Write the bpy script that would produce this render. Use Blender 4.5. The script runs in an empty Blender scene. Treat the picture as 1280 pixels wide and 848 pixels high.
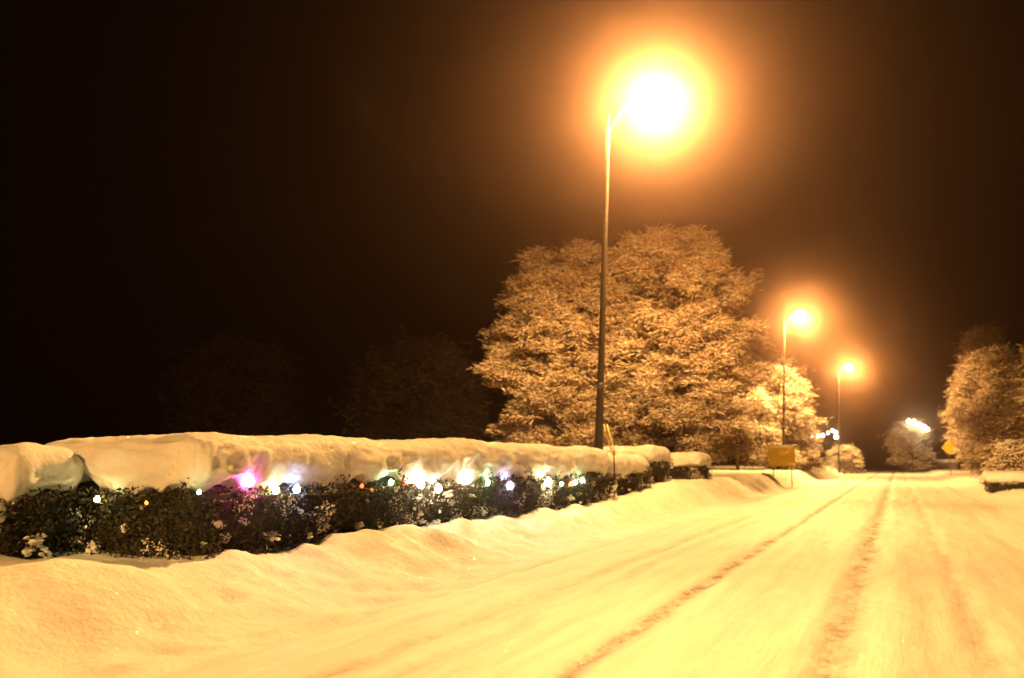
import bpy, math, random
import numpy as np
from mathutils import Vector, Matrix

# ------------------------------------------------------------------ camera
scene = bpy.context.scene
COL = scene.collection
cam_d = bpy.data.cameras.new('camera')
cam = bpy.data.objects.new('camera', cam_d)
COL.objects.link(cam)
scene.camera = cam
cam_d.sensor_width = 36.0
cam_d.lens = 32.0
cam_d.clip_start = 0.05
cam_d.clip_end = 3000
cam.location = (0, 0, 1.5)
cam.rotation_euler = (math.radians(90 + 7.608), 0, math.radians(22.774))
cam_d.dof.use_dof = True
cam_d.dof.focus_distance = 12.0
cam_d.dof.aperture_fstop = 1.0

# ------------------------------------------------------------------ night sky
world = bpy.data.worlds.new('World')
scene.world = world
world.use_nodes = True
wbg = world.node_tree.nodes['Background']
wbg.inputs['Color'].default_value = (1.0, 0.32, 0.08, 1)
wbg.inputs['Strength'].default_value = 0.0016

scene.view_settings.view_transform = 'Standard'
scene.view_settings.look = 'None'
scene.view_settings.exposure = 0.0
scene.view_settings.gamma = 1.0
scene.render.engine = 'CYCLES'
scene.cycles.max_bounces = 6
scene.cycles.diffuse_bounces = 3
scene.cycles.volume_bounces = 0
scene.cycles.use_light_tree = True

SODIUM = (1.0, 0.48, 0.125)
LAMP_POWER = 12600.0
HAZE_DENSITY = 0.00145
HAZE_ANISOTROPY = 0.965

# ------------------------------------------------------------------ helpers
rng = np.random.default_rng(11)

def hash3(ix, iy, iz, seed):
    h = (ix.astype(np.int64) * 374761393 + iy.astype(np.int64) * 668265263
         + iz.astype(np.int64) * 2147483647 + seed * 1274126177) & 0xFFFFFFFF
    h = ((h ^ (h >> 13)) * 1274126177) & 0xFFFFFFFF
    h = (h ^ (h >> 16)) & 0xFFFFFFFF
    return h / 4294967295.0

def vnoise(x, y, z=None, seed=0):
    x = np.asarray(x, float); y = np.asarray(y, float)
    z = np.zeros_like(x) if z is None else np.asarray(z, float)
    ix, iy, iz = np.floor(x), np.floor(y), np.floor(z)
    fx, fy, fz = x - ix, y - iy, z - iz
    fx = fx * fx * (3 - 2 * fx); fy = fy * fy * (3 - 2 * fy); fz = fz * fz * (3 - 2 * fz)
    def H(a, b, c): return hash3(ix + a, iy + b, iz + c, seed)
    x00 = H(0,0,0) * (1-fx) + H(1,0,0) * fx
    x10 = H(0,1,0) * (1-fx) + H(1,1,0) * fx
    x01 = H(0,0,1) * (1-fx) + H(1,0,1) * fx
    x11 = H(0,1,1) * (1-fx) + H(1,1,1) * fx
    a = x00 * (1-fy) + x10 * fy
    b = x01 * (1-fy) + x11 * fy
    return (a * (1-fz) + b * fz) * 2 - 1

def fbm(x, y, z=None, seed=0, octaves=3):
    x = np.asarray(x, float); y = np.asarray(y, float)
    z = np.zeros_like(x) if z is None else np.asarray(z, float)
    s = 0; a = 1.0; t = 0
    for k in range(octaves):
        s = s + a * vnoise(x * 2**k + 17.3 * k, y * 2**k, z * 2**k, seed + k)
        t += a; a *= 0.5
    return s / t

def sstep(a, b, x):
    t = np.clip((np.asarray(x, float) - a) / (b - a), 0, 1)
    return t * t * (3 - 2 * t)

def mesh_np(name, V, F, smooth=True):
    V = np.asarray(V, np.float32).reshape(-1, 3)
    F = np.asarray(F, np.int32)
    n = F.shape[1]
    me = bpy.data.meshes.new(name)
    me.vertices.add(len(V)); me.vertices.foreach_set('co', V.ravel())
    me.loops.add(F.size); me.loops.foreach_set('vertex_index', F.ravel())
    me.polygons.add(len(F))
    me.polygons.foreach_set('loop_start', np.arange(0, F.size, n, dtype=np.int32))
    me.polygons.foreach_set('use_smooth', np.full(len(F), smooth, dtype=bool))
    me.update(calc_edges=True)
    return me

def link(name, me, mat=None, parent=None, loc=None):
    o = bpy.data.objects.new(name, me)
    COL.objects.link(o)
    if mat is not None and not me.materials:
        me.materials.append(mat)
    if parent is not None:
        o.parent = parent
    if loc is not None:
        o.location = loc
    return o

def tag(o, label=None, cat=None, group=None, kind=None):
    if label: o['label'] = label
    if cat: o['category'] = cat
    if group: o['group'] = group
    if kind: o['kind'] = kind
    return o

def thing(name, label, cat, loc=(0, 0, 0), group=None):
    o = bpy.data.objects.new(name, None)
    COL.objects.link(o)
    o.location = loc
    o.empty_display_size = 0.2
    return tag(o, label, cat, group)

class MB:
    """collects vertices and faces of one mesh"""
    def __init__(s): s.v = []; s.f = []
    def box(s, cx, cy, cz, sx, sy, sz):
        b = len(s.v)
        for dz in (-1, 1):
            for dx, dy in ((-1,-1), (1,-1), (1,1), (-1,1)):
                s.v.append((cx + dx*sx/2, cy + dy*sy/2, cz + dz*sz/2))
        s.f += [tuple(b+i for i in q) for q in ((3,2,1,0), (4,5,6,7), (0,1,5,4), (1,2,6,5), (2,3,7,6), (3,0,4,7))]
    def tube(s, pts, radii, n=8, cap=True):
        pts = [Vector(p) for p in pts]
        rings = []
        up = Vector((0, 0, 1))
        for i, p in enumerate(pts):
            d = (pts[min(i+1, len(pts)-1)] - pts[max(i-1, 0)]).normalized()
            a = d.cross(up)
            if a.length < 1e-3: a = d.cross(Vector((1, 0, 0)))
            a.normalize(); c = a.cross(d)
            b = len(s.v)
            r = radii[i]
            for k in range(n):
                t = 2*math.pi*k/n
                s.v.append(tuple(p + a*(math.cos(t)*r) + c*(math.sin(t)*r)))
            rings.append(b)
        for i in range(len(rings)-1):
            for k in range(n):
                k2 = (k+1) % n
                s.f.append((rings[i]+k, rings[i]+k2, rings[i+1]+k2, rings[i+1]+k))
        if cap:
            s.f.append(tuple(rings[0]+k for k in range(n))[::-1])
            s.f.append(tuple(rings[-1]+k for k in range(n)))
    def loft(s, rings):
        n = len(rings[0]); st = []
        for r in rings:
            st.append(len(s.v)); s.v += [tuple(p) for p in r]
        for i in range(len(st)-1):
            for k in range(n):
                k2 = (k+1) % n
                s.f.append((st[i]+k, st[i]+k2, st[i+1]+k2, st[i+1]+k))
        s.f.append(tuple(st[0]+k for k in range(n))[::-1])
        s.f.append(tuple(st[-1]+k for k in range(n)))
    def build(s, name, mat, parent=None, smooth=True, bevel=0):
        me = bpy.data.meshes.new(name)
        me.from_pydata(s.v, [], s.f)
        me.polygons.foreach_set('use_smooth', [smooth]*len(me.polygons))
        me.update()
        o = link(name, me, mat, parent)
        if bevel:
            m = o.modifiers.new('bevel', 'BEVEL'); m.width = bevel; m.segments = 2
        return o

# ------------------------------------------------------------------ materials
def new_mat(name):
    m = bpy.data.materials.new(name)
    m.use_nodes = True
    nt = m.node_tree
    return m, nt, nt.nodes['Principled BSDF'], nt.nodes, nt.links

def node(nt, typ, **kw):
    n = nt.nodes.new(typ)
    for k, v in kw.items(): setattr(n, k, v)
    return n

def math_node(nt, op, a, b=None):
    n = node(nt, 'ShaderNodeMath', operation=op)
    for i, v in enumerate((a, b)):
        if v is None: continue
        if isinstance(v, (int, float)): n.inputs[i].default_value = v
        else: nt.links.new(v, n.inputs[i])
    return n.outputs[0]

def noise_tex(nt, vec, scale, detail=4, rough=0.55):
    n = node(nt, 'ShaderNodeTexNoise')
    n.inputs['Scale'].default_value = scale
    n.inputs['Detail'].default_value = detail
    n.inputs['Roughness'].default_value = rough
    if vec is not None: nt.links.new(vec, n.inputs['Vector'])
    return n.outputs['Fac']

def ramp(nt, fac, stops):
    n = node(nt, 'ShaderNodeValToRGB')
    cr = n.color_ramp
    while len(cr.elements) < len(stops): cr.elements.new(0.5)
    for e, (p, c) in zip(cr.elements, stops):
        e.position = p
        e.color = c if len(c) == 4 else (*c, 1)
    nt.links.new(fac, n.inputs[0])
    return n.outputs['Color']

def bump(nt, bsdf, height, strength, dist):
    b = node(nt, 'ShaderNodeBump')
    b.inputs['Strength'].default_value = strength
    b.inputs['Distance'].default_value = dist
    nt.links.new(height, b.inputs['Height'])
    nt.links.new(b.outputs[0], bsdf.inputs['Normal'])

def mix_col(nt, fac, a, b):
    n = node(nt, 'ShaderNodeMix', data_type='RGBA')
    for s, v in (('Factor', fac),):
        if isinstance(v, (int, float)): n.inputs[0].default_value = v
        else: nt.links.new(v, n.inputs[0])
    for i, v in ((6, a), (7, b)):
        if isinstance(v, tuple): n.inputs[i].default_value = v if len(v) == 4 else (*v, 1)
        else: nt.links.new(v, n.inputs[i])
    return n.outputs[2]

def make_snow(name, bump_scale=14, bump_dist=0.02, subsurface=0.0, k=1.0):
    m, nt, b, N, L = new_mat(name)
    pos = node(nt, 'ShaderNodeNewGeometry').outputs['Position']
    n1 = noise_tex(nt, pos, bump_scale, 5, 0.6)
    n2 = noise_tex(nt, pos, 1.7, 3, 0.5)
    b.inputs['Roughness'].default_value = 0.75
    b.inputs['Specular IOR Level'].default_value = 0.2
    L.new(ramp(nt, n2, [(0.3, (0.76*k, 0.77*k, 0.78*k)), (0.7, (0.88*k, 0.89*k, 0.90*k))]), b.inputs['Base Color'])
    if subsurface:
        b.inputs['Subsurface Weight'].default_value = subsurface
        b.inputs['Subsurface Radius'].default_value = (0.06, 0.06, 0.06)
        b.inputs['Subsurface Scale'].default_value = 1.0
    bump(nt, b, n1, 0.5, bump_dist)
    return m

SNOW = make_snow('snow')
SNOW_CAP = make_snow('hedge_snow_dimmed', 6, 0.06, 0.08, 0.80)  # darker than other snow: weaker light on the caps put into the colour
SNOW_GROUND = make_snow('verge_snow', 10, 0.06)

def make_road():
    m, nt, b, N, L = new_mat('packed_road_snow')
    pos = node(nt, 'ShaderNodeNewGeometry').outputs['Position']
    sep = node(nt, 'ShaderNodeSeparateXYZ'); L.new(pos, sep.inputs[0])
    # streaks along the driving direction
    mp = node(nt, 'ShaderNodeMapping'); L.new(pos, mp.inputs['Vector'])
    mp.inputs['Scale'].default_value = (5.0, 0.35, 1)
    streak = noise_tex(nt, mp.outputs[0], 1.0, 5, 0.65)
    grain = noise_tex(nt, pos, 11, 6, 0.7)
    mp2 = node(nt, 'ShaderNodeMapping'); L.new(pos, mp2.inputs['Vector'])
    mp2.inputs['Scale'].default_value = (3.0, 0.9, 1)
    patch = noise_tex(nt, mp2.outputs[0], 1.4, 5, 0.7)
    col = ramp(nt, streak, [(0.3, (0.68, 0.68, 0.68)), (0.62, (0.87, 0.87, 0.87))])
    # wheel ruts worn to dirty slush
    mpw = node(nt, 'ShaderNodeMapping'); L.new(pos, mpw.inputs['Vector'])
    mpw.inputs['Scale'].default_value = (0, 0.35, 0)
    wob = noise_tex(nt, mpw.outputs[0], 1.0, 3, 0.6)
    wob = math_node(nt, 'MULTIPLY', math_node(nt, 'SUBTRACT', wob, 0.5), 0.25)
    x = math_node(nt, 'ADD', sep.outputs[0], wob)
    total = None
    for cx, w, amp in ((-2.27, 0.10, 1.5), (-0.55, 0.17, 1.1), (-3.8, 0.12, 0.55), (-3.35, 0.09, 0.35), (0.55, 0.12, 0.4), (-1.45, 0.25, 0.2)):
        d = math_node(nt, 'DIVIDE', math_node(nt, 'SUBTRACT', x, cx), w)
        g = math_node(nt, 'POWER', 2.718, math_node(nt, 'MULTIPLY', math_node(nt, 'MULTIPLY', d, d), -1.0))
        g = math_node(nt, 'MULTIPLY', g, amp)
        total = g if total is None else math_node(nt, 'ADD', total, g)
    brk = ramp(nt, patch, [(0.36, (0.15,)*3), (0.60, (1,)*3)])
    brk2 = ramp(nt, grain, [(0.35, (0.35,)*3), (0.6, (1,)*3)])
    fac = math_node(nt, 'MULTIPLY', math_node(nt, 'MULTIPLY', total, brk), brk2)
    cl = node(nt, 'ShaderNodeClamp'); L.new(fac, cl.inputs[0])
    col = mix_col(nt, cl.outputs[0], col, (0.13, 0.11, 0.10))
    L.new(col, b.inputs['Base Color'])
    b.inputs['Roughness'].default_value = 0.6
    b.inputs['Specular IOR Level'].default_value = 0.25
    h = math_node(nt, 'ADD', math_node(nt, 'MULTIPLY', streak, 0.8), math_node(nt, 'MULTIPLY', grain, 0.5))
    bump(nt, b, h, 0.6, 0.03)
    return m
ROAD = make_road()

def make_plain(name, c1, c2, scale=8, rough=0.8, metallic=0.0, bdist=0.01):
    m, nt, b, N, L = new_mat(name)
    pos = node(nt, 'ShaderNodeTexCoord').outputs['Object']
    n1 = noise_tex(nt, pos, scale, 5, 0.6)
    L.new(ramp(nt, n1, [(0.35, c1), (0.65, c2)]), b.inputs['Base Color'])
    b.inputs['Roughness'].default_value = rough
    b.inputs['Metallic'].default_value = metallic
    bump(nt, b, n1, 0.4, bdist)
    return m

BARK = make_plain('bark', (0.045, 0.030, 0.020), (0.10, 0.07, 0.05), 12, 0.9)
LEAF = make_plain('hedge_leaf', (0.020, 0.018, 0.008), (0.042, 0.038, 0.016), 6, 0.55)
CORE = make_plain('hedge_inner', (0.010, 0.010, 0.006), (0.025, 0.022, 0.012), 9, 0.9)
STEEL = make_plain('galvanised_steel', (0.07, 0.068, 0.065), (0.12, 0.115, 0.11), 5, 0.5, 0.3, 0.002)
POLEWOOD = make_plain('weathered_pole', (0.028, 0.022, 0.018), (0.05, 0.04, 0.032), 7, 0.85)
HEADMETAL = make_plain('lamp_head_grey', (0.22, 0.22, 0.22), (0.30, 0.30, 0.30), 5, 0.5, 0.2, 0.001)
YELLOW = make_plain('sign_yellow', (0.66, 0.44, 0.012), (0.76, 0.52, 0.015), 3, 0.45, 0, 0.001)
GUARD = make_plain('guard_plastic', (0.62, 0.50, 0.20), (0.72, 0.60, 0.28), 3, 0.5, 0, 0.001)
CABLE = make_plain('cable_green', (0.010, 0.022, 0.012), (0.018, 0.035, 0.018), 9, 0.5, 0, 0.001)
STONE = make_plain('wall_stone', (0.16, 0.14, 0.12), (0.28, 0.25, 0.22), 3, 0.9)

def make_laden(name, lo=0.02, hi=0.32):
    """bark with snow lying on every surface that looks up"""
    m, nt, b, N, L = new_mat(name)
    g = node(nt, 'ShaderNodeNewGeometry')
    sep = node(nt, 'ShaderNodeSeparateXYZ'); L.new(g.outputs['Normal'], sep.inputs[0])
    n1 = noise_tex(nt, g.outputs['Position'], 2.2, 4, 0.6)
    z = math_node(nt, 'ADD', sep.outputs[2], math_node(nt, 'MULTIPLY', math_node(nt, 'SUBTRACT', n1, 0.5), 1.3))
    f = ramp(nt, z, [(lo, (0, 0, 0)), (hi, (1, 1, 1))])
    L.new(mix_col(nt, f, (0.16, 0.085, 0.026), (0.84, 0.83, 0.77)), b.inputs['Base Color'])
    b.inputs['Roughness'].default_value = 0.85
    b.inputs['Specular IOR Level'].default_value = 0.15
    return m
LADEN = make_laden('snow_laden_twig', 0.16, 1.0)
HEAVY = make_laden('snow_smothered_twig', -0.35, 0.35)

def make_emit(name, col, strength, sampled=True):
    m, nt, b, N, L = new_mat(name)
    b.inputs['Base Color'].default_value = (*col, 1)
    b.inputs['Emission Color'].default_value = (*col, 1)
    b.inputs['Emission Strength'].default_value = strength
    if not sampled: m.cycles.emission_sampling = 'NONE'
    return m
LENS = make_emit('lamp_lens_glow', SODIUM, 2500.0, False)

# ------------------------------------------------------------------ ground
def road_bump(X, Y):
    h = np.zeros_like(X)
    w = 0.06 * vnoise(Y * 0.3, Y * 0, seed=5)
    for cx, s, d in ((-2.27, 0.12, 0.035), (-0.55, 0.20, 0.028), (-3.8, 0.14, 0.02), (-3.35, 0.1, 0.012), (0.55, 0.14, 0.016), (1.9, 0.2, 0.02)):
        u = (X + w - cx) / s
        h -= d * np.exp(-u * u)
        u2 = (X + w - cx - 2.2 * s) / s
        h += 0.45 * d * np.exp(-u2 * u2)
    h += 0.016 * fbm(X * 3.2, Y * 0.35, seed=21) + 0.012 * fbm(X * 3.5, Y * 1.6, seed=22) + 0.006 * fbm(X * 9, Y * 6, seed=23)
    return h

def ground_h(X, Y):
    X = np.asarray(X, float); Y = np.asarray(Y, float)
    z = np.zeros_like(X)
    # left bank: a driveway mouth near the viewer, a raised lawn further on
    wobble = 0.28 * fbm(Y * 0.7, Y * 0 + 3, seed=31)
    far = sstep(22, 31, Y)
    bank = sstep(-5.5 + 0.0 * far + wobble, -7.05 + wobble * 0.6, X)
    hi = 0.45 + 0.33 * far
    near = sstep(6.7, 7.9, Y + 0.35 * fbm(X * 0.8, Y * 0.2, seed=33))
    left_z = bank * (hi * near + 0.36 * (1 - near))
    z = z + left_z
    z = z + 0.24 * sstep(-5.5, -6.5, X) * np.exp(-((Y - 6.25) / 0.7) ** 2)
    lum = np.clip(fbm(X * 1.9, Y * 1.7, seed=52), -0.3, 1)
    z = z + 0.20 * lum * np.exp(-((X + 6.55) / 0.55) ** 2) * sstep(7.5, 9, Y)
    # ploughed ridge with lumps at the edge of the carriageway
    rx = -5.05 + 0.12 * vnoise(Y * 0.5, Y * 0, seed=35)
    lump = 0.55 + 0.45 * fbm(X * 1.5, Y * 1.3, seed=36)
    z = z + 0.055 * np.exp(-((X - rx) / 0.35) ** 2) * lump
    # right verge
    r = sstep(2.9 + 0.3 * fbm(Y * 0.4, Y * 0 + 9, seed=38), 4.6, X)
    z = z + 0.34 * r
    off = np.maximum(sstep(-4.7, -5.6, X), sstep(2.8, 3.4, X))
    z = z + off * (0.05 * fbm(X * 0.9, Y * 0.9, seed=41) + 0.04 * fbm(X * 2.6, Y * 2.6, seed=42) + 0.012 * fbm(X * 8, Y * 8, seed=43))
    # soft trodden hollows on the driveway mouth
    tro = np.exp(-((X + 5.6) / 0.85) ** 2) * sstep(14, 9, Y)
    z = z - 0.11 * tro * np.clip(vnoise(X * 3.1, Y * 2.6, seed=44), 0, 1)
    z = z + (1 - off) * road_bump(X, Y)
    z = z + 2.5 * sstep(60, 300, np.abs(X))
    return z

def axis(*parts):
    a = np.concatenate([np.arange(p[0], p[1], p[2]) for p in parts])
    return np.unique(np.round(a, 4))

def grid_mesh(name, xs, ys, fn):
    X, Y = np.meshgrid(xs, ys)
    Z = fn(X, Y)
    V = np.stack([X, Y, Z], -1).reshape(-1, 3)
    nx, ny = len(xs), len(ys)
    i = np.arange(nx - 1)[None, :] + nx * np.arange(ny - 1)[:, None]
    F = np.stack([i, i + 1, i + nx + 1, i + nx], -1).reshape(-1, 4)
    return mesh_np(name, V, F)

ys = axis((-60, 2, 2.0), (2, 26, 0.08), (26, 60, 0.25), (60, 150, 1.0), (150, 401, 12))
xs = axis((-400, -60, 20), (-60, -20, 2), (-20, -11, 0.4), (-11, -4.6, 0.07), (-4.6, 2.8, 0.6), (2.8, 6, 0.1), (6, 12, 0.4), (12, 60, 3), (60, 401, 20))
def terrain_fn(X, Y):
    inside = (X > -4.75) & (X < 2.75)
    return ground_h(X, Y) - 0.12 * inside
g = link('ground', grid_mesh('ground', xs, ys, terrain_fn), SNOW_GROUND)
tag(g, kind='structure')
rxs = axis((-5.0, 3.0, 0.06))
def road_fn(X, Y):
    edge = np.maximum(sstep(-4.75, -4.98, X), sstep(2.72, 2.95, X))
    return ground_h(X, Y) - 0.03 * edge + 0.002
r = link('road', grid_mesh('road', rxs, ys, road_fn), ROAD)
tag(r, kind='structure')

def gz(x, y):
    return float(ground_h(np.array([x]), np.array([y]))[0])

# ------------------------------------------------------------------ street lamps
def lamp_light_nodes(ld, wide=True):
    """wide road-lighting distribution of a drop-lens luminaire: strongest about 70 degrees off straight down"""
    ld.use_nodes = True
    nt = ld.node_tree
    em = nt.nodes['Emission']
    tc = node(nt, 'ShaderNodeTexCoord')
    sep = node(nt, 'ShaderNodeSeparateXYZ')
    nt.links.new(tc.outputs['Normal'], sep.inputs[0])
    u = math_node(nt, 'ADD', math_node(nt, 'MULTIPLY', sep.outputs[2], 0.5), 0.5)  # 0 down .. 1 up
    if not wide: c = ramp(nt, u, [(0.0, (0.5,)*3), (0.2, (0.6,)*3), (0.3, (0.6,)*3), (0.37, (0.36,)*3), (0.42, (0.23,)*3), (0.48, (0.15,)*3), (0.6, (0.06,)*3)])
    else: c = ramp(nt, u, [(0.0, (0.18,)*3), (0.16, (0.28,)*3), (0.29, (0.95,)*3), (0.345, (1.0,)*3), (0.40, (0.66,)*3), (0.46, (0.43,)*3), (0.52, (0.30,)*3), (0.62, (0.08,)*3)])
    s = node(nt, 'ShaderNodeSeparateColor'); nt.links.new(c, s.inputs[0])
    nt.links.new(math_node(nt, 'MULTIPLY', s.outputs[0], 5.0), em.inputs['Strength'])

def street_lamp(label, base, head, power, guard=False, pole_r=0.13, wide=True):
    bx, by = base
    bz = gz(bx, by)
    t = thing('street_lamp', label, 'street lamp', (bx, by, bz), 'street lamps along the road')
    hx, hy, hz = head[0] - bx, head[1] - by, head[2] - bz
    lean = 0.5 if hx > 1.2 else 0.3
    top = Vector((lean, 0, hz - 0.35))
    m = MB()
    pts = [Vector((0, 0, -0.3)).lerp(top, k / 8) for k in range(9)]
    m.tube(pts, [pole_r * f for f in (1.0, 0.9, 0.72, 0.62, 0.57, 0.53, 0.49, 0.45, 0.4)], 14)
    pole = m.build('pole', POLEWOOD, t)
    m = MB()
    m.tube([top * (z / top.z) for z in (3.0, 3.03, 3.12, 3.15)], [pole_r*0.74, pole_r*0.78, pole_r*0.78, pole_r*0.74], 14)
    m.build('pole_band', STEEL, pole)
    # curved arm
    m = MB()
    a0 = top - Vector((0, 0, 0.55)); a1 = Vector((hx - 0.42, hy, hz + 0.10))
    arc = []
    for k in range(9):
        u = k / 8
        p = a0.lerp(a1, u); p.z += 0.32 * math.sin(u * math.pi * 0.5) * (1 - u * 0.6)
        arc.append(p)
    arc[-1] = a1
    m.tube(arc, [0.032] * 9, 8)
    m.build('arm', STEEL, t)
    # cobra head
    m = MB()
    rings = []
    for x, w, zt, zb in ((-0.45, 0.05, 0.13, 0.07), (-0.3, 0.09, 0.17, 0.04), (-0.05, 0.16, 0.20, 0.02), (0.2, 0.19, 0.19, 0.02), (0.36, 0.15, 0.15, 0.03), (0.43, 0.06, 0.10, 0.05)):
        ring = []
        for k in range(12):
            a = 2 * math.pi * k / 12
            ring.append((hx + x, hy + w * math.cos(a), hz + (zt + zb) / 2 + (zt - zb) / 2 * math.sin(a)))
        rings.append(ring)
    m.loft(rings)
    hd = m.build('lamp_head', HEADMETAL, t)
    m = MB()
    rings = []
    for z, s in ((0.035, 1.0), (-0.03, 0.95), (-0.09, 0.78), (-0.13, 0.5), (-0.15, 0.15)):
        rings.append([(hx + 0.1 + 0.24 * s * math.cos(2*math.pi*k/14), hy + 0.17 * s * math.sin(2*math.pi*k/14), hz + z) for k in range(14)])
    m.loft(rings)
    m.build('lens', LENS, hd)
    m = MB()
    rings = []
    for x, w, zt in ((-0.38, 0.05, 0.18), (-0.2, 0.12, 0.29), (0.05, 0.17, 0.33), (0.25, 0.17, 0.31), (0.36, 0.12, 0.25), (0.40, 0.04, 0.17)):
        rings.append([(hx + x, hy + w * math.cos(2*math.pi*k/10), hz + 0.14 + (zt - 0.14) * 0.5 * (1 + math.sin(2*math.pi*k/10))) for k in range(10)])
    m.loft(rings)
    m.build('snow_cap', SNOW, hd)
    if guard:
        for dx in (0.0, 0.13):
            m = MB()
            p0 = Vector((0.56 + dx * 0.7, -0.1, 0.9)); p1 = Vector((0.26 + dx * 0.7, -0.1, 1.98))
            m.tube([p0, p1], [0.022, 0.022], 8)
            m.build('guy_guard', GUARD, t)
        m = MB()
        p1 = Vector((0.26, -0.1, 1.98)); p2 = top * 0.36
        m.tube([Vector((0.56, -0.1, 0.9)), p1, p2], [0.006] * 3, 5)
        m.build('guy_wire', STEEL, t)
    ld = bpy.data.lights.new('lamp_bulb', 'POINT')
    ld.energy = power
    ld.color = SODIUM
    ld.shadow_soft_size = 0.12
    lamp_light_nodes(ld, wide)
    lo = bpy.data.objects.new('lamp_bulb', ld)
    COL.objects.link(lo); lo.parent = t
    lo.location = (hx + 0.1, hy, hz - 0.30)
    return t

street_lamp('tall leaning street lamp with blazing sodium light, nearest, at the end of the long hedge', (-7.86, 24.9), (-6.0, 24.8, 12.0), LAMP_POWER, True, 0.15)
street_lamp('second street lamp along the road, smaller glow above the yellow board sign', (-7.4, 66.5), (-5.84, 66.5, 11.77), LAMP_POWER * 0.8, wide=False)
street_lamp('farthest and smallest of the three street lamps with lit heads', (-5.95, 105.9), (-4.48, 105.9, 11.77), LAMP_POWER * 0.7, wide=False)
street_lamp('street lamp behind the viewer lighting the foreground snow', (-7.4, -18.0), (-5.87, -18.0, 11.77), LAMP_POWER * 0.56)

# ------------------------------------------------------------------ hedges
def rounded_grid_box(x0, x1, y0, y1, z0, z1, r, step):
    """closed rounded box as dense quads"""
    def lin(a, b): return np.linspace(a, b, max(2, int(math.ceil((b - a) / step)) + 1))
    X, Y, Z = lin(x0, x1), lin(y0, y1), lin(z0, z1)
    nx, ny, nz = len(X), len(Y), len(Z)
    idx = {}
    V = []; F = []
    def vid(i, j, k):
        key = (i, j, k)
        if key not in idx:
            idx[key] = len(V); V.append((X[i], Y[j], Z[k]))
        return idx[key]
    for i in range(nx - 1):
        for j in range(ny - 1):
            F.append((vid(i,j,0), vid(i,j+1,0), vid(i+1,j+1,0), vid(i+1,j,0)))
            F.append((vid(i,j,nz-1), vid(i+1,j,nz-1), vid(i+1,j+1,nz-1), vid(i,j+1,nz-1)))
    for i in range(nx - 1):
        for k in range(nz - 1):
            F.append((vid(i,0,k), vid(i+1,0,k), vid(i+1,0,k+1), vid(i,0,k+1)))
            F.append((vid(i,ny-1,k), vid(i,ny-1,k+1), vid(i+1,ny-1,k+1), vid(i+1,ny-1,k)))
    for j in range(ny - 1):
        for k in range(nz - 1):
            F.append((vid(0,j,k), vid(0,j,k+1), vid(0,j+1,k+1), vid(0,j+1,k)))
            F.append((vid(nx-1,j,k), vid(nx-1,j+1,k), vid(nx-1,j+1,k+1), vid(nx-1,j,k+1)))
    V = np.array(V, float); F = np.array(F, np.int32)
    lo = np.array([x0 + r, y0 + r, z0 + r]); hi = np.array([x1 - r, y1 - r, z1 - r])
    mid = (lo + hi) / 2
    lo = np.minimum(lo, mid); hi = np.maximum(hi, mid)
    q = np.clip(V, lo, hi)
    d = V - q
    n = np.linalg.norm(d, axis=1, keepdims=True); n[n < 1e-9] = 1
    N = d / n
    return q + N * r, N, F

def leaf_cloud(P, size, seed):
    """one folded leaf of two quads' worth of triangles at every point"""
    r = np.random.default_rng(seed)
    n = len(P)
    a = r.normal(size=(n, 3)); a /= np.linalg.norm(a, axis=1, keepdims=True)
    b = r.normal(size=(n, 3)); b -= a * (a * b).sum(1, keepdims=True); b /= np.linalg.norm(b, axis=1, keepdims=True)
    c = np.cross(a, b)
    s = size * r.uniform(0.6, 1.3, (n, 1))
    v0 = P - a * s * 0.5; v1 = P + b * s * 0.26 + c * s * 0.1; v2 = P + a * s * 0.5; v3 = P - b * s * 0.26 + c * s * 0.1
    V = np.stack([v0, v1, v2, v3], 1).reshape(-1, 3)
    k = 4 * np.arange(n)[:, None]
    F = np.concatenate([k + np.array([[0, 1, 2]]), k + np.array([[0, 2, 3]])])
    return V, F

def ico_lump(name, seed, squash=0.75):
    """a handful of snow blobs caught on the leaves, grown into one another"""
    import bmesh
    r = np.random.default_rng(seed)
    VV = []; FF = []; base = 0
    for k in range(11):
        bm = bmesh.new()
        bmesh.ops.create_icosphere(bm, subdivisions=2, radius=1.0)
        V = np.array([v.co[:] for v in bm.verts]); F = np.array([[v.index for v in f.verts] for f in bm.faces])
        bm.free()
        n = fbm(V[:, 0] * 1.6 + seed + k, V[:, 1] * 1.6, V[:, 2] * 1.6, seed=seed + k, octaves=2)
        V = V * (0.42 * r.uniform(0.5, 1.2) * (1 + 0.5 * n))[:, None] * np.array([1, 1.3, squash])
        c = r.normal(0, 0.42, 3) * np.array([0.5, 1.1, 0.75])
        VV.append(V + c); FF.append(F + base); base += len(V)
    me = mesh_np(name, np.concatenate(VV), np.concatenate(FF))
    me.materials.append(SNOW)
    return me
LUMPS = [ico_lump('snow_clump', 60 + k) for k in range(6)]

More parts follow.
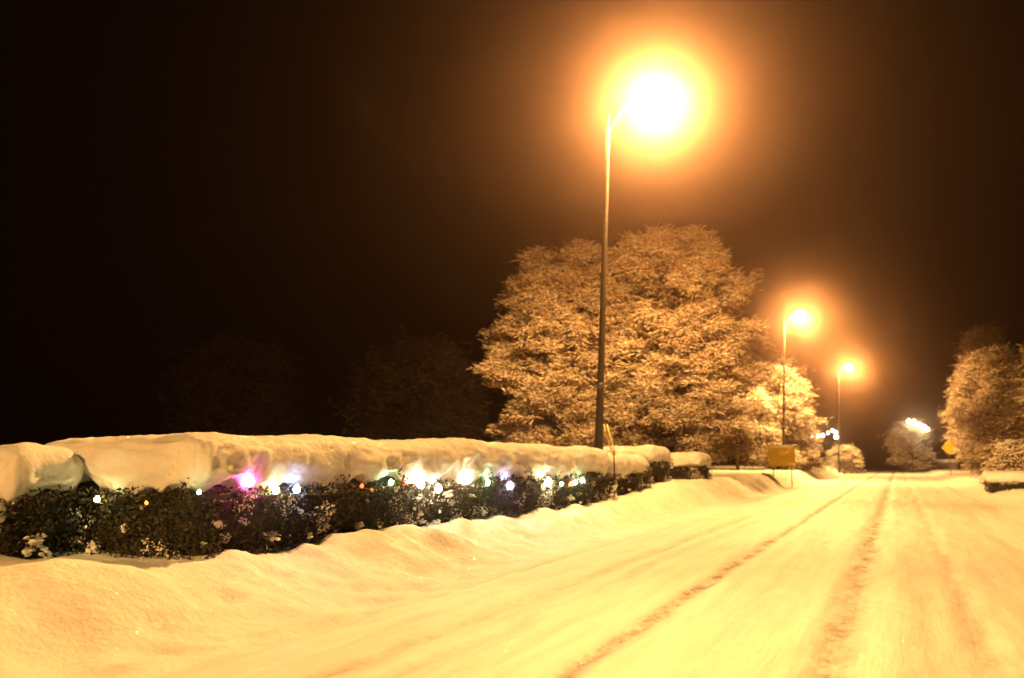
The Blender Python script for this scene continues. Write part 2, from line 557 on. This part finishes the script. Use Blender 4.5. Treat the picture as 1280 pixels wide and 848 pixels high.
def hedge(label, x0, x1, y0, y1, z0, zf, zc, seed, leaves=9000, clumps=30, step=0.07, over=0.10, droop=0.16, group='snow-capped hedges', name='hedge', leaf=0.06, faces=('front', 'near')):
    """foliage from z0 to zf, snow from about zf to zc"""
    rr = np.random.default_rng(seed)
    t = thing(name, label, 'hedge', ((x0 + x1) / 2, (y0 + y1) / 2, z0), group)
    off = np.array([(x0 + x1) / 2, (y0 + y1) / 2, z0])
    V, N, F = rounded_grid_box(x0 + 0.1, x1 - 0.1, y0 + 0.1, y1 - 0.1, z0 - 0.1, zf + 0.12, 0.12, 0.12)
    V = V + N * (0.10 * fbm(V[:, 0] * 2.5, V[:, 1] * 2.5, V[:, 2] * 2.5, seed=seed))[:, None]
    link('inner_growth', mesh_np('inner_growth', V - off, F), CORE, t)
    # leaves through the outer shell
    lx, ly, lz = x1 - x0, y1 - y0, zf - z0 + 0.1
    area = {'front': ly * lz, 'near': lx * lz, 'back': ly * lz, 'far': lx * lz}
    P = []
    tot = sum(area.values())
    for fc, a in area.items():
        n = int(leaves * a / tot)
        u = rr.uniform(0, 1, n); w = rr.uniform(0, 1, n); dep = np.abs(rr.normal(0, 0.07, n)) - 0.06
        zz = z0 - 0.05 + w * lz
        bulge = 0.20 * fbm(u * (ly if fc in ('front', 'back') else lx) * 2.2, zz * 2.2, seed=seed + 3)
        dep = dep - bulge
        if fc == 'front': p = np.stack([x1 - dep, y0 + u * ly, zz], 1)
        elif fc == 'back': p = np.stack([x0 + dep, y0 + u * ly, zz], 1)
        elif fc == 'near': p = np.stack([x0 + u * lx, y0 + dep, zz], 1)
        else: p = np.stack([x0 + u * lx, y1 - dep, zz], 1)
        P.append(p)
        n2 = n // 9
        u = rr.uniform(0, 1, n2); L_ = (ly if fc in ('front', 'back') else lx)
        k2 = np.clip(fbm(u * L_ * 1.9, u * 0, seed=seed + 21, octaves=3) + 0.12, 0, 1)
        zz = zf - 0.08 + rr.uniform(0, 1, n2) * 0.42 * k2
        dep = -over - 0.05 + rr.normal(0, 0.03, n2)
        if fc == 'front': p = np.stack([x1 - dep, y0 + u * ly, zz], 1)
        elif fc == 'back': p = np.stack([x0 + dep, y0 + u * ly, zz], 1)
        elif fc == 'near': p = np.stack([x0 + u * lx, y0 + dep, zz], 1)
        else: p = np.stack([x0 + u * lx, y1 - dep, zz], 1)
        P.append(p)
    P = np.concatenate(P)
    # powder caught on separate sprigs
    ms = fbm(P[:, 0] * 3.0, P[:, 1] * 3.0, P[:, 2] * 3.4, seed=seed + 25, octaves=3) + 0.22 * (0.75 - (P[:, 2] - z0) / lz)
    PS = P[(ms > 0.37) & (P[:, 2] < zf - 0.05)]
    if len(PS) > 20:
        SV, SF = leaf_cloud(PS + rr.normal(0, 0.012, PS.shape) + np.array([0.02, -0.02, 0.02]), leaf * 0.75, seed + 6)
        tag(link('leaf_snow', mesh_np('leaf_snow', SV - off, SF, False), SNOW, t), kind='stuff')
    LV, LF = leaf_cloud(P, leaf, seed + 5)
    tag(link('leaves', mesh_np('leaves', LV - off, LF, False), LEAF, t), kind='stuff')
    # bare twigs poking out of the leaves
    m = MB()
    for k in range(int(14 * (lx + ly))):
        if rr.uniform() < ly / (lx + ly):
            p = Vector((x1 - 0.05, y0 + rr.uniform() * ly, z0 + rr.uniform(0.1, 1) * lz)); d = Vector((1, rr.normal() * 0.6, rr.uniform(0, 1.2)))
        else:
            p = Vector((x0 + rr.uniform() * lx, y0 + 0.05, z0 + rr.uniform(0.1, 1) * lz)); d = Vector((rr.normal() * 0.6, -1, rr.uniform(0, 1.2)))
        d = d.normalized() * rr.uniform(0.10, 0.24)
        m.tube([p - Vector(off), p + d - Vector(off)], [0.006, 0.002], 4, False)
    tag(m.build('twigs', BARK, t), kind='stuff')
    # snow cap
    th = zc - zf
    V, N, F = rounded_grid_box(x0 - over, x1 + over, y0 - over, y1 + over, zf - 0.02, zc, min(0.34, th * 0.49), step)
    cz = (zf + zc) / 2
    low = np.clip((cz - V[:, 2]) / (th * 0.5), 0, 1)
    along = V[:, 1] * np.abs(N[:, 0]) + V[:, 0] * np.abs(N[:, 1])
    side = 1 - np.abs(N[:, 2])
    fold = fbm(along * 1.6, V[:, 2] * 0.5, seed=seed + 8, octaves=3)
    V2 = V + N * (0.085 * fold * side + 0.05 * side * fbm(along * 4.2, V[:, 2] * 0.8, seed=seed + 18, octaves=2))[:, None]
    big = fbm(V[:, 0] * 0.7, V[:, 1] * 0.55, seed=seed + 9, octaves=2)
    topw = np.clip(N[:, 2], 0, 1)
    V2[:, 2] += topw * 0.11 * big + 0.03 * fbm(V[:, 0] * 2.5, V[:, 1] * 2.5, V[:, 2] * 2.5, seed=seed + 10)
    rag = fbm(V[:, 0] * 2.4, V[:, 1] * 2.4, seed=seed + 11, octaves=4)
    rag2 = fbm(V[:, 0] * 0.8, V[:, 1] * 0.8, seed=seed + 15, octaves=2)
    V2[:, 2] -= low * droop * (rag * 0.9 + rag2 * 0.8)
    V2 += N * (0.04 * fbm(V[:, 0] * 2.6, V[:, 1] * 2.6, V[:, 2] * 2.6, seed=seed + 13, octaves=3))[:, None]
    V2 += N * (0.022 * fbm(V[:, 0] * 8, V[:, 1] * 9, V[:, 2] * 9, seed=seed + 12, octaves=2))[:, None]
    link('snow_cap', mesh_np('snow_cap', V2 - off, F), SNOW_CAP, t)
    # clumps lodged in the foliage
    for k in range(clumps):
        if rr.uniform() < (ly / (ly + 2.2 * lx)):
            u = rr.beta(0.8, 1.4)
            p = (x1 + 0.02 + rr.uniform(-0.03, 0.05), y0 + u * ly, z0 + lz * rr.choice([rr.uniform(0.02, 0.3), rr.uniform(0.1, 0.85)]))
        else:
            p = (x0 + rr.uniform(0.05, 0.98) * lx, y0 - 0.02 - rr.uniform(-0.03, 0.05), z0 + lz * rr.uniform(0.02, 0.85))
        o = link('snow_clump', LUMPS[int(rr.integers(6))], None, t)
        o.location = Vector(p) - Vector(off)
        s = rr.uniform(0.03, 0.085) * (1.6 if rr.uniform() < 0.12 else 1)
        o.scale = (s * rr.uniform(0.8, 1.2), s * rr.uniform(0.8, 1.5), s * rr.uniform(0.7, 1.1))
        o.rotation_euler = (rr.uniform(-0.4, 0.4), rr.uniform(-0.4, 0.4), rr.uniform(0, 6.28))
    return t

hedge('long dark hedge under a thick snow slab, hung with coloured holiday lights', -9.65, -7.05, 7.97, 23.3, 0.42, 1.14, 1.82, 101, 34000, 60, 0.06, droop=0.32)
hedge('short snow-topped hedge cut by the left picture edge, beside the long lit hedge', -12.2, -8.72, 6.95, 7.82, 0.45, 1.10, 1.60, 202, 9000, 22, 0.06, droop=0.22)
hedge('low snow-topped hedge block just past the leaning lamp pole', -9.2, -7.15, 24.0, 27.8, 0.50, 1.08, 1.66, 303, 9000, 6, 0.09)
hedge('taller rounded snow-topped hedge block behind the low one past the lamp pole', -9.1, -7.35, 29.0, 31.6, 0.74, 1.42, 1.98, 404, 7000, 4, 0.09)
hedge('last small snow-topped hedge block, standing apart beyond the gap', -8.5, -7.1, 35.6, 37.8, 0.72, 1.24, 1.80, 505, 6000, 2, 0.09)
hedge('low dark shrub half buried in snow on the right verge', 3.45, 6.2, 43.2, 45.2, 0.25, 0.62, 1.0, 606, 4000, 2, 0.1, group='snowy shrubs on the right verge', name='shrub')

# snow-caked stake at the end of the long hedge
t = thing('garden_stake', 'thin snow-caked stake at the far end of the long hedge', 'stake', (-6.98, 23.66, gz(-6.98, 23.66)))
m = MB(); m.tube([(0, 0, -0.2), (0.01, 0, 0.7), (-0.01, 0.01, 1.36)], [0.022, 0.02, 0.017], 7); m.build('shaft', BARK, t)
for z, s in ((0.12, 0.17), (0.34, 0.10), (1.36, 0.09)):
    o = link('snow_clump', LUMPS[int(z * 10) % 6], None, t); o.location = (0, -0.02, z); o.scale = (s, s, s * 0.9)

# ------------------------------------------------------------------ holiday light strings
BULB_COL = {
    'warm': (1.0, 0.80, 0.45), 'green': (0.55, 1.0, 0.45), 'yellow': (1.0, 0.95, 0.35), 'pink': (1.0, 0.10, 0.42),
    'blue': (0.55, 0.65, 1.0), 'violet': (0.72, 0.60, 1.0), 'red': (1.0, 0.06, 0.02), 'orange': (1.0, 0.30, 0.05)}
BULB_MAT = {}
def bulb_mat(c, s):
    k = (c, s)
    if k not in BULB_MAT: BULB_MAT[k] = make_emit('bulb_' + c, BULB_COL[c], s * 1.5)
    return BULB_MAT[k]
def bulb_mesh():
    m = MB()
    prof = ((0.0, 0.30), (0.12, 0.62), (0.35, 0.95), (0.55, 1.0), (0.8, 0.80), (1.05, 0.42), (1.2, 0.10))
    m.loft([[(r * 0.5 * math.cos(2*math.pi*k/10), r * 0.5 * math.sin(2*math.pi*k/10), h) for k in range(10)] for h, r in prof])
    return m
def light_string(label, pts, bulb_len, anchor, wire_r=0.004):
    """pts: (x, y, z, colour, size, strength)"""
    t = thing('light_string', label, 'light string', anchor, 'strings of holiday lights')
    A = Vector(anchor)
    m = MB()
    path = []
    P = [Vector(p[:3]) for p in pts]
    for a, b in zip(P[:-1], P[1:]):
        for k in range(6):
            u = k / 6
            q = a.lerp(b, u); q.z -= 0.05 * math.sin(u * math.pi) * min(1, (b - a).length); path.append(q - A)
    path.append(P[-1] - A)
    m.tube(path, [wire_r] * len(path), 5)
    m.build('wire', CABLE, t)
    for p, (x, y, z, c, s, e) in zip(P, pts):
        bm_ = bulb_mesh()
        k = bulb_len * s
        rot = Matrix.Rotation(random.Random(x * 7 + y * 13).uniform(-0.5, 0.5), 3, 'X')
        bm_.v = [tuple(rot @ Vector(v) * k) for v in bm_.v]
        o = bm_.build('bulb', bulb_mat(c, e), t); o.location = p - A
        mm = MB(); mm.tube([rot @ Vector((0, 0, -0.35 * k)), rot @ Vector((0, 0, 0.02 * k))], [0.2 * k] * 2, 8)
        mm.build('socket', CABLE, o)
    return t
XB = -6.93
light_string('string of coloured lights along the top of the long hedge', [
    (-8.28, 7.72, 1.04, 'yellow', 1.0, 60), (-7.6, 7.78, 1.02, 'orange', 0.7, 2), (-6.95, 7.84, 1.14, 'green', 0.8, 30), (XB, 8.67, 1.20, 'pink', 1.9, 60),
    (XB, 9.15, 1.10, 'yellow', 1.4, 50), (XB, 9.56, 1.10, 'blue', 1.5, 55), (XB, 11.07, 1.12, 'red', 0.9, 6), (XB, 11.90, 1.15, 'green', 1.2, 60),
    (XB, 12.26, 1.13, 'red', 0.9, 8), (XB, 12.81, 1.07, 'warm', 2.1, 90), (XB, 13.41, 0.98, 'warm', 2.0, 80), (XB, 14.49, 1.10, 'warm', 2.6, 90),
    (XB, 15.36, 1.05, 'green', 1.7, 60), (XB, 16.40, 0.95, 'violet', 2.2, 60), (XB, 18.07, 1.15, 'yellow', 1.2, 30), (XB, 18.49, 0.95, 'warm', 2.7, 90),
    (XB, 19.35, 0.95, 'green', 1.2, 60), (XB, 19.94, 0.92, 'red', 1.2, 12), (XB, 20.3, 0.95, 'warm', 1.5, 50), (XB, 20.8, 0.98, 'green', 1.8, 70)], 0.06, (-7.0, 8.0, 0.45))

# ------------------------------------------------------------------ trees
def twig_mesh(P0, D, Lg, R, droop, seed):
    """snow-loaded twigs: two rings and a tip each"""
    r = np.random.default_rng(seed)
    n = len(P0)
    D = D / np.linalg.norm(D, axis=1, keepdims=True)
    up = np.array([0, 0, 1.0])
    A = np.cross(D, up); A /= np.maximum(np.linalg.norm(A, axis=1, keepdims=True), 1e-4)
    C = np.cross(A, D)
    verts = []
    for u, rad in ((0.0, 0.5), (0.5, 1.0)):
        ctr = P0 + D * (Lg * u)[:, None] - up * (droop * Lg * u * u)[:, None]
        ctr = ctr + A * (r.normal(0, 0.07, n) * Lg)[:, None]
        rr_ = (R * rad * r.uniform(0.6, 1.4, n))[:, None]
        verts += [ctr + A * rr_ - C * rr_ * 0.4, ctr + C * rr_, ctr - A * rr_ - C * rr_ * 0.4]
    tip = P0 + D * Lg[:, None] - up * (droop * Lg)[:, None]
    verts.append(tip)
    V = np.stack(verts, 1).reshape(-1, 3)
    base = 7 * np.arange(n)[:, None]
    F = []
    for k in range(3):
        k2 = (k + 1) % 3
        F += [[k, k2, 3 + k2], [k, 3 + k2, 3 + k], [3 + k, 3 + k2, 6]]
    F = (base[:, None, :] + np.array(F)[None]).reshape(-1, 3)
    return V, F

def profile_dome(t):   # t 0 bottom .. 1 top of crown
    return np.where(t > 0.35, np.sqrt(np.clip(1 - (np.clip(t - 0.35, 0, 1) / 0.67) ** 2.4, 0, 1)), 0.80 + 0.2 * np.clip(t / 0.35, 0, 1))
def profile_cone(t):
    return np.clip(1.02 - t, 0, 1) ** 0.85 * np.clip((t + 0.06) / 0.12, 0, 1)
def profile_bush(t):
    return np.sqrt(np.clip(1 - t ** 2, 0, 1))

def tree(name, label, x, y, height, rx, ry, crown_lo, fans, per_fan, tlen, trad, seed, profile=profile_dome, limbs=11, trunk_r=0.22, mat=None, group='snow-laden trees', z=None, droop=0.2, inner=0.5, cat='tree'):
    r = np.random.default_rng(seed)
    z0 = gz(x, y) if z is None else z
    t = thing(name, label, cat, (x, y, z0), group)
    ch = height - crown_lo
    m = MB()
    n = 9
    wob = [Vector((0.12 * r.normal() * k / n, 0.12 * r.normal() * k / n, height * 0.88 * k / n)) for k in range(n + 1)]
    wob[0].z = -0.3
    m.tube(wob, [trunk_r * (1.25 if k == 0 else 1) * (1 - 0.9 * k / n) + 0.01 for k in range(n + 1)], 10)
    m.build('trunk', BARK, t)
    # fans of twigs through the crown's outer volume
    th = r.uniform(0, 1, fans * 4) ** 0.85
    az = r.uniform(0, 2 * math.pi, fans * 4)
    dens = fbm(np.cos(az) * rx * 0.45 + 9, np.sin(az) * ry * 0.45 + 9, th * ch * 0.75, seed=seed + 40, octaves=2)
    keep = np.argsort(-(dens + r.normal(0, 0.16, fans * 4)))[:int(fans * 2.4)]
    keep = r.permutation(keep)[:fans]
    th, az = th[keep], az[keep]
    env = profile(th) * (0.84 + 0.55 * fbm(np.cos(az) * 2.6 + 5, np.sin(az) * 2.6 + 5, th * 7.0, seed=seed, octaves=3))
    env = env * np.where(r.uniform(0, 1, fans) < 0.07, 1.13, 1.0)
    rad = env * np.sqrt(r.uniform(inner ** 2, 1, fans))
    O = np.stack([np.cos(az) * rad * rx, np.sin(az) * rad * ry, crown_lo + th * ch * (1 + 0.10 * fbm(np.cos(az) * rad * 3.5, np.sin(az) * rad * 3.5, seed=seed + 60))], 1)
    out = np.stack([np.cos(az) * rx, np.sin(az) * ry, 0 * az], 1)
    out /= np.linalg.norm(out, axis=1, keepdims=True)
    # limbs
    limb_pts = []; limb_mb = []
    for k in range(limbs):
        a = 2.4 * k + r.uniform(-0.4, 0.4)
        tk = (k + 0.5) / limbs
        h0 = crown_lo * 0.7 + ch * 0.62 * tk
        h1 = crown_lo + ch * min(0.95, tk * 0.9 + 0.14)
        e = float(profile(np.array([(h1 - crown_lo) / ch]))[0]) * 0.72
        p0 = Vector((0, 0, h0)); p2 = Vector((math.cos(a) * e * rx, math.sin(a) * e * ry, h1))
        p1 = p0.lerp(p2, 0.5) + Vector((0, 0, 0.10 * ch * (0.5 + r.uniform())))
        pts = []
        for j in range(7):
            u = j / 6
            pts.append(p0 * (1-u)**2 + p1 * 2*u*(1-u) + p2 * u*u)
        mb = MB()
        mb.tube(pts, [trunk_r * 0.42 * (1 - 0.8 * j / 6) for j in range(7)], 6)
        limb_mb.append(mb)
        limb_pts += [(k, p) for p in pts[1:]]
    LP = np.array([p[:] for _, p in limb_pts]); LI = np.array([k for k, _ in limb_pts])
    for i in range(0, fans):
        if i % 2: continue
        d = np.linalg.norm(LP - O[i], axis=1) + 0.6 * np.abs(LP[:, 2] - O[i, 2])
        j = int(np.argmin(d))
        a = Vector(LP[j]); b = Vector(O[i])
        mid = a.lerp(b, 0.5) + Vector((0, 0, 0.12 * (b - a).length))
        limb_mb[LI[j]].tube([a, mid, b], [0.028, 0.02, 0.011], 4, False)
    for mb in limb_mb: mb.build('limb', BARK, t)
    # twigs
    N = fans * per_fan
    P0 = np.repeat(O, per_fan, 0)
    o2 = np.repeat(out, per_fan, 0)
    fandir = np.repeat(r.normal(0, 0.35, fans), per_fan)
    ang = r.normal(0, 1.0, N) + fandir
    c, s = np.cos(ang), np.sin(ang)
    D = np.stack([o2[:, 0]*c - o2[:, 1]*s, o2[:, 0]*s + o2[:, 1]*c, r.normal(0.22, 0.42, N)], 1)
    Lg = tlen * r.uniform(0.45, 1.15, N) * np.repeat(r.uniform(0.6, 1.3, fans), per_fan)
    P0 = P0 + r.normal(0, tlen * 0.5, (N, 3)) * np.array([1, 1, 0.42]) + D * (Lg * r.uniform(-0.25, 0.5, N))[:, None]
    V, F = twig_mesh(P0, D, Lg, trad * r.uniform(0.6, 1.4, N), droop, seed + 1)
    tag(link('crown', mesh_np('crown', V, F), mat or LADEN, t), kind='stuff')
    return t

tree('broadleaf_tree', 'large snow-laden tree behind the leaning lamp pole, left of the pair', -14.0, 41.0, 10.9, 4.9, 4.6, 0.9, 1500, 56, 0.42, 0.0165, 1, limbs=13)
tree('broadleaf_tree', 'large snow-laden tree behind the hedge blocks, right of the pair', -9.1, 41.0, 11.0, 4.4, 4.2, 0.9, 1450, 56, 0.42, 0.0165, 2, limbs=13)
tree('small_tree', 'brightly lit small tree left of the yellow board, under the second lamp', -11.3, 71.5, 6.6, 3.1, 2.6, 0.4, 520, 40, 0.5, 0.022, 3, mat=HEAVY, limbs=9, trunk_r=0.13)
tree('small_tree', 'brightly lit small tree behind the yellow board sign', -8.6, 73.5, 7.9, 3.3, 2.8, 0.4, 560, 40, 0.5, 0.022, 4, mat=HEAVY, limbs=9, trunk_r=0.14)
tree('round_bush', 'round snowy bush hung with lights at the far left of the road', -5.6, 111.0, 3.0, 2.3, 1.8, 0.1, 240, 34, 0.45, 0.03, 5, profile_bush, mat=HEAVY, limbs=6, trunk_r=0.09, group='snowy bushes by the road', cat='bush')
tree('round_bush', 'low bright snowy bush just right of the yellow board sign', -7.7, 79.0, 2.1, 2.3, 1.8, 0.05, 240, 34, 0.42, 0.026, 15, profile_bush, mat=HEAVY, limbs=6, trunk_r=0.08, group='snowy bushes by the road', cat='bush')
tree('broadleaf_tree', 'snow-laden tree at the right picture edge behind the diamond sign', 6.3, 68.0, 8.0, 3.2, 3.0, 0.5, 800, 44, 0.5, 0.021, 6, limbs=11)
tree('broadleaf_tree', 'snowy tree cut by the right picture edge', 9.9, 66.0, 9.0, 3.3, 3.0, 0.5, 640, 40, 0.5, 0.021, 7, limbs=11)
tree('round_bush', 'snow-smothered round bush low at the right picture edge', 5.0, 48.5, 2.0, 1.2, 1.2, 0.05, 220, 36, 0.3, 0.03, 8, profile_bush, mat=HEAVY, limbs=6, trunk_r=0.07, group='snowy bushes by the road', cat='bush', droop=0.5)
tree('conifer', 'tall dim conifer looming behind the right-hand snowy tree', 8.6, 104.0, 14.0, 3.2, 3.2, 0.8, 520, 26, 1.1, 0.035, 9, profile_cone, limbs=12, group='dim background trees')
tree('small_tree', 'small far tree at the road end with a row of white lights on it', 1.8, 130.0, 6.4, 2.4, 2.0, 0.4, 150, 26, 0.9, 0.045, 10, mat=HEAVY, limbs=7, trunk_r=0.12, group='snow-laden trees')
tree('broadleaf_tree', 'dim snowy tree fading into the dark, farthest left', -107.0, 129.0, 21, 12.5, 11.0, 1.0, 620, 13, 2.0, 0.11, 12, group='dim background trees')
tree('broadleaf_tree', 'dim snowy tree in the dark between the far left one and the lamp', -65.0, 119.0, 17.5, 10.5, 10.0, 0.9, 620, 13, 1.9, 0.11, 13, group='dim background trees')

tree('small_tree', 'small shaded snowy tree far left, where the tiny light string begins', -9.9, 106.4, 4.6, 1.9, 1.6, 0.3, 200, 30, 0.5, 0.028, 14, limbs=7, trunk_r=0.1)
light_string('string of tiny lights between the far small tree and the farthest lamp post', [
    (-9.30, 105.2, 3.80, 'orange', 0.8, 20), (-8.52, 105.2, 4.02, 'violet', 0.9, 25), (-7.85, 105.3, 4.02, 'warm', 1.2, 40), (-7.40, 105.4, 4.08, 'warm', 1.2, 40), (-6.84, 105.5, 4.36, 'warm', 1.0, 35),
    (-6.40, 105.6, 4.64, 'green', 1.0, 35), (-6.06, 105.7, 4.42, 'warm', 1.1, 40), (-6.04, 105.7, 3.86, 'warm', 1.5, 40)], 0.24, (-7.3, 105.4, 0.7), 0.012)
light_string('short slanting row of white lights on the crown of the far small tree', [
    (1.6, 127.9, 6.3, 'warm', 1.2, 60), (2.2, 127.9, 6.15, 'warm', 1.3, 60), (2.8, 128, 5.75, 'warm', 1.3, 60), (3.4, 128.1, 5.45, 'warm', 1.2, 60), (3.7, 128.2, 5.3, 'warm', 1.0, 60)], 0.36, (2.6, 128, 0.4), 0.015)

# ------------------------------------------------------------------ signs
def sign(label, x, y, kind, w, h, zc, posts, group='yellow road signs'):
    z0 = gz(x, y)
    t = thing('road_sign', label, 'road sign', (x, y, z0), group)
    for px in posts:
        m = MB(); m.box(px, 0.035, (zc + h * 0.4 - 0.3) / 2, 0.06, 0.05, zc + h * 0.4 + 0.3)
        m.build('post', STEEL, t, False, 0.006)
    m = MB()
    n = 6; rad = 0.06; ring = []
    for cx, cy, a0 in ((1, 1, 0), (-1, 1, 90), (-1, -1, 180), (1, -1, 270)):
        for k in range(n + 1):
            a = math.radians(a0 + 90 * k / n)
            ring.append((cx * (w / 2 - rad) + rad * math.cos(a), cy * (h / 2 - rad) + rad * math.sin(a)))
    if kind == 'diamond':
        c = math.sqrt(0.5); ring = [(a * c - b * c, a * c + b * c) for a, b in ring]
    m.loft([[(a, -0.004, zc + b) for a, b in ring], [(a, 0.004, zc + b) for a, b in ring]])
    p = m.build('panel', YELLOW, t, False)
    m = MB()
    if kind == 'diamond':
        e = w * 0.7071
        pts = [Vector((-e * 0.5, 0, zc + e * 0.53)), Vector((0, 0, zc + e * 1.03)), Vector((e * 0.5, 0, zc + e * 0.53))]
    else:
        pts = [Vector((-w / 2 + 0.05 + (w - 0.1) * k / 6, 0, zc + h / 2 + 0.02)) for k in range(7)]
    m.tube(pts, [0.03] + [0.055] * (len(pts) - 2) + [0.03], 8)
    m.build('snow_cap', SNOW, p)
    return t
sign('square yellow board on two posts beside the road, under the small bright trees', -6.05, 54.0, 'board', 1.45, 1.12, 1.55, (-0.5, 0.5))
sign('yellow diamond sign on the right verge before the snowy tree', 4.05, 85.0, 'diamond', 0.85, 0.85, 2.3, (0,))
sign('small yellow diamond sign beside the far lit bush on the left', -6.95, 90.0, 'diamond', 0.62, 0.62, 1.3, (0,))

# ------------------------------------------------------------------ far low wall with snow coping
t = thing('low_wall', 'low dark wall under a thick strip of snow across the road end', 'wall', (3.9, 133, gz(3.9, 133)))
m = MB(); m.box(0, 0, 0.35, 6.6, 0.5, 1.3); m.build('wall_body', STONE, t, False, 0.03)
V, N, F = rounded_grid_box(-3.5, 3.5, -0.45, 0.45, 1.0, 1.5, 0.22, 0.2)
V = V + N * (0.07 * fbm(V[:, 0] * 1.2, V[:, 1] * 1.2, V[:, 2] * 1.2, seed=77))[:, None]
link('snow_cap', mesh_np('snow_cap', V, F), SNOW, t)

# ------------------------------------------------------------------ haze: snowy night air
m = MB(); m.box(0, 170, 11.5, 840, 480, 27)
hz = m.build('haze', None, None, False)
hm = bpy.data.materials.new('haze'); hm.use_nodes = True
nt = hm.node_tree
for n_ in list(nt.nodes):
    if n_.type != 'OUTPUT_MATERIAL': nt.nodes.remove(n_)
pv = node(nt, 'ShaderNodeVolumePrincipled')
pv.inputs['Color'].default_value = (0.98, 0.66, 0.56, 1)
pv.inputs['Density'].default_value = HAZE_DENSITY
pv.inputs['Anisotropy'].default_value = HAZE_ANISOTROPY
nt.links.new(pv.outputs[0], nt.nodes['Material Output'].inputs['Volume'])
hz.data.materials.append(hm)
tag(hz, 'thin snowy mist in the night air lit by the street lamps', 'haze', kind='stuff')
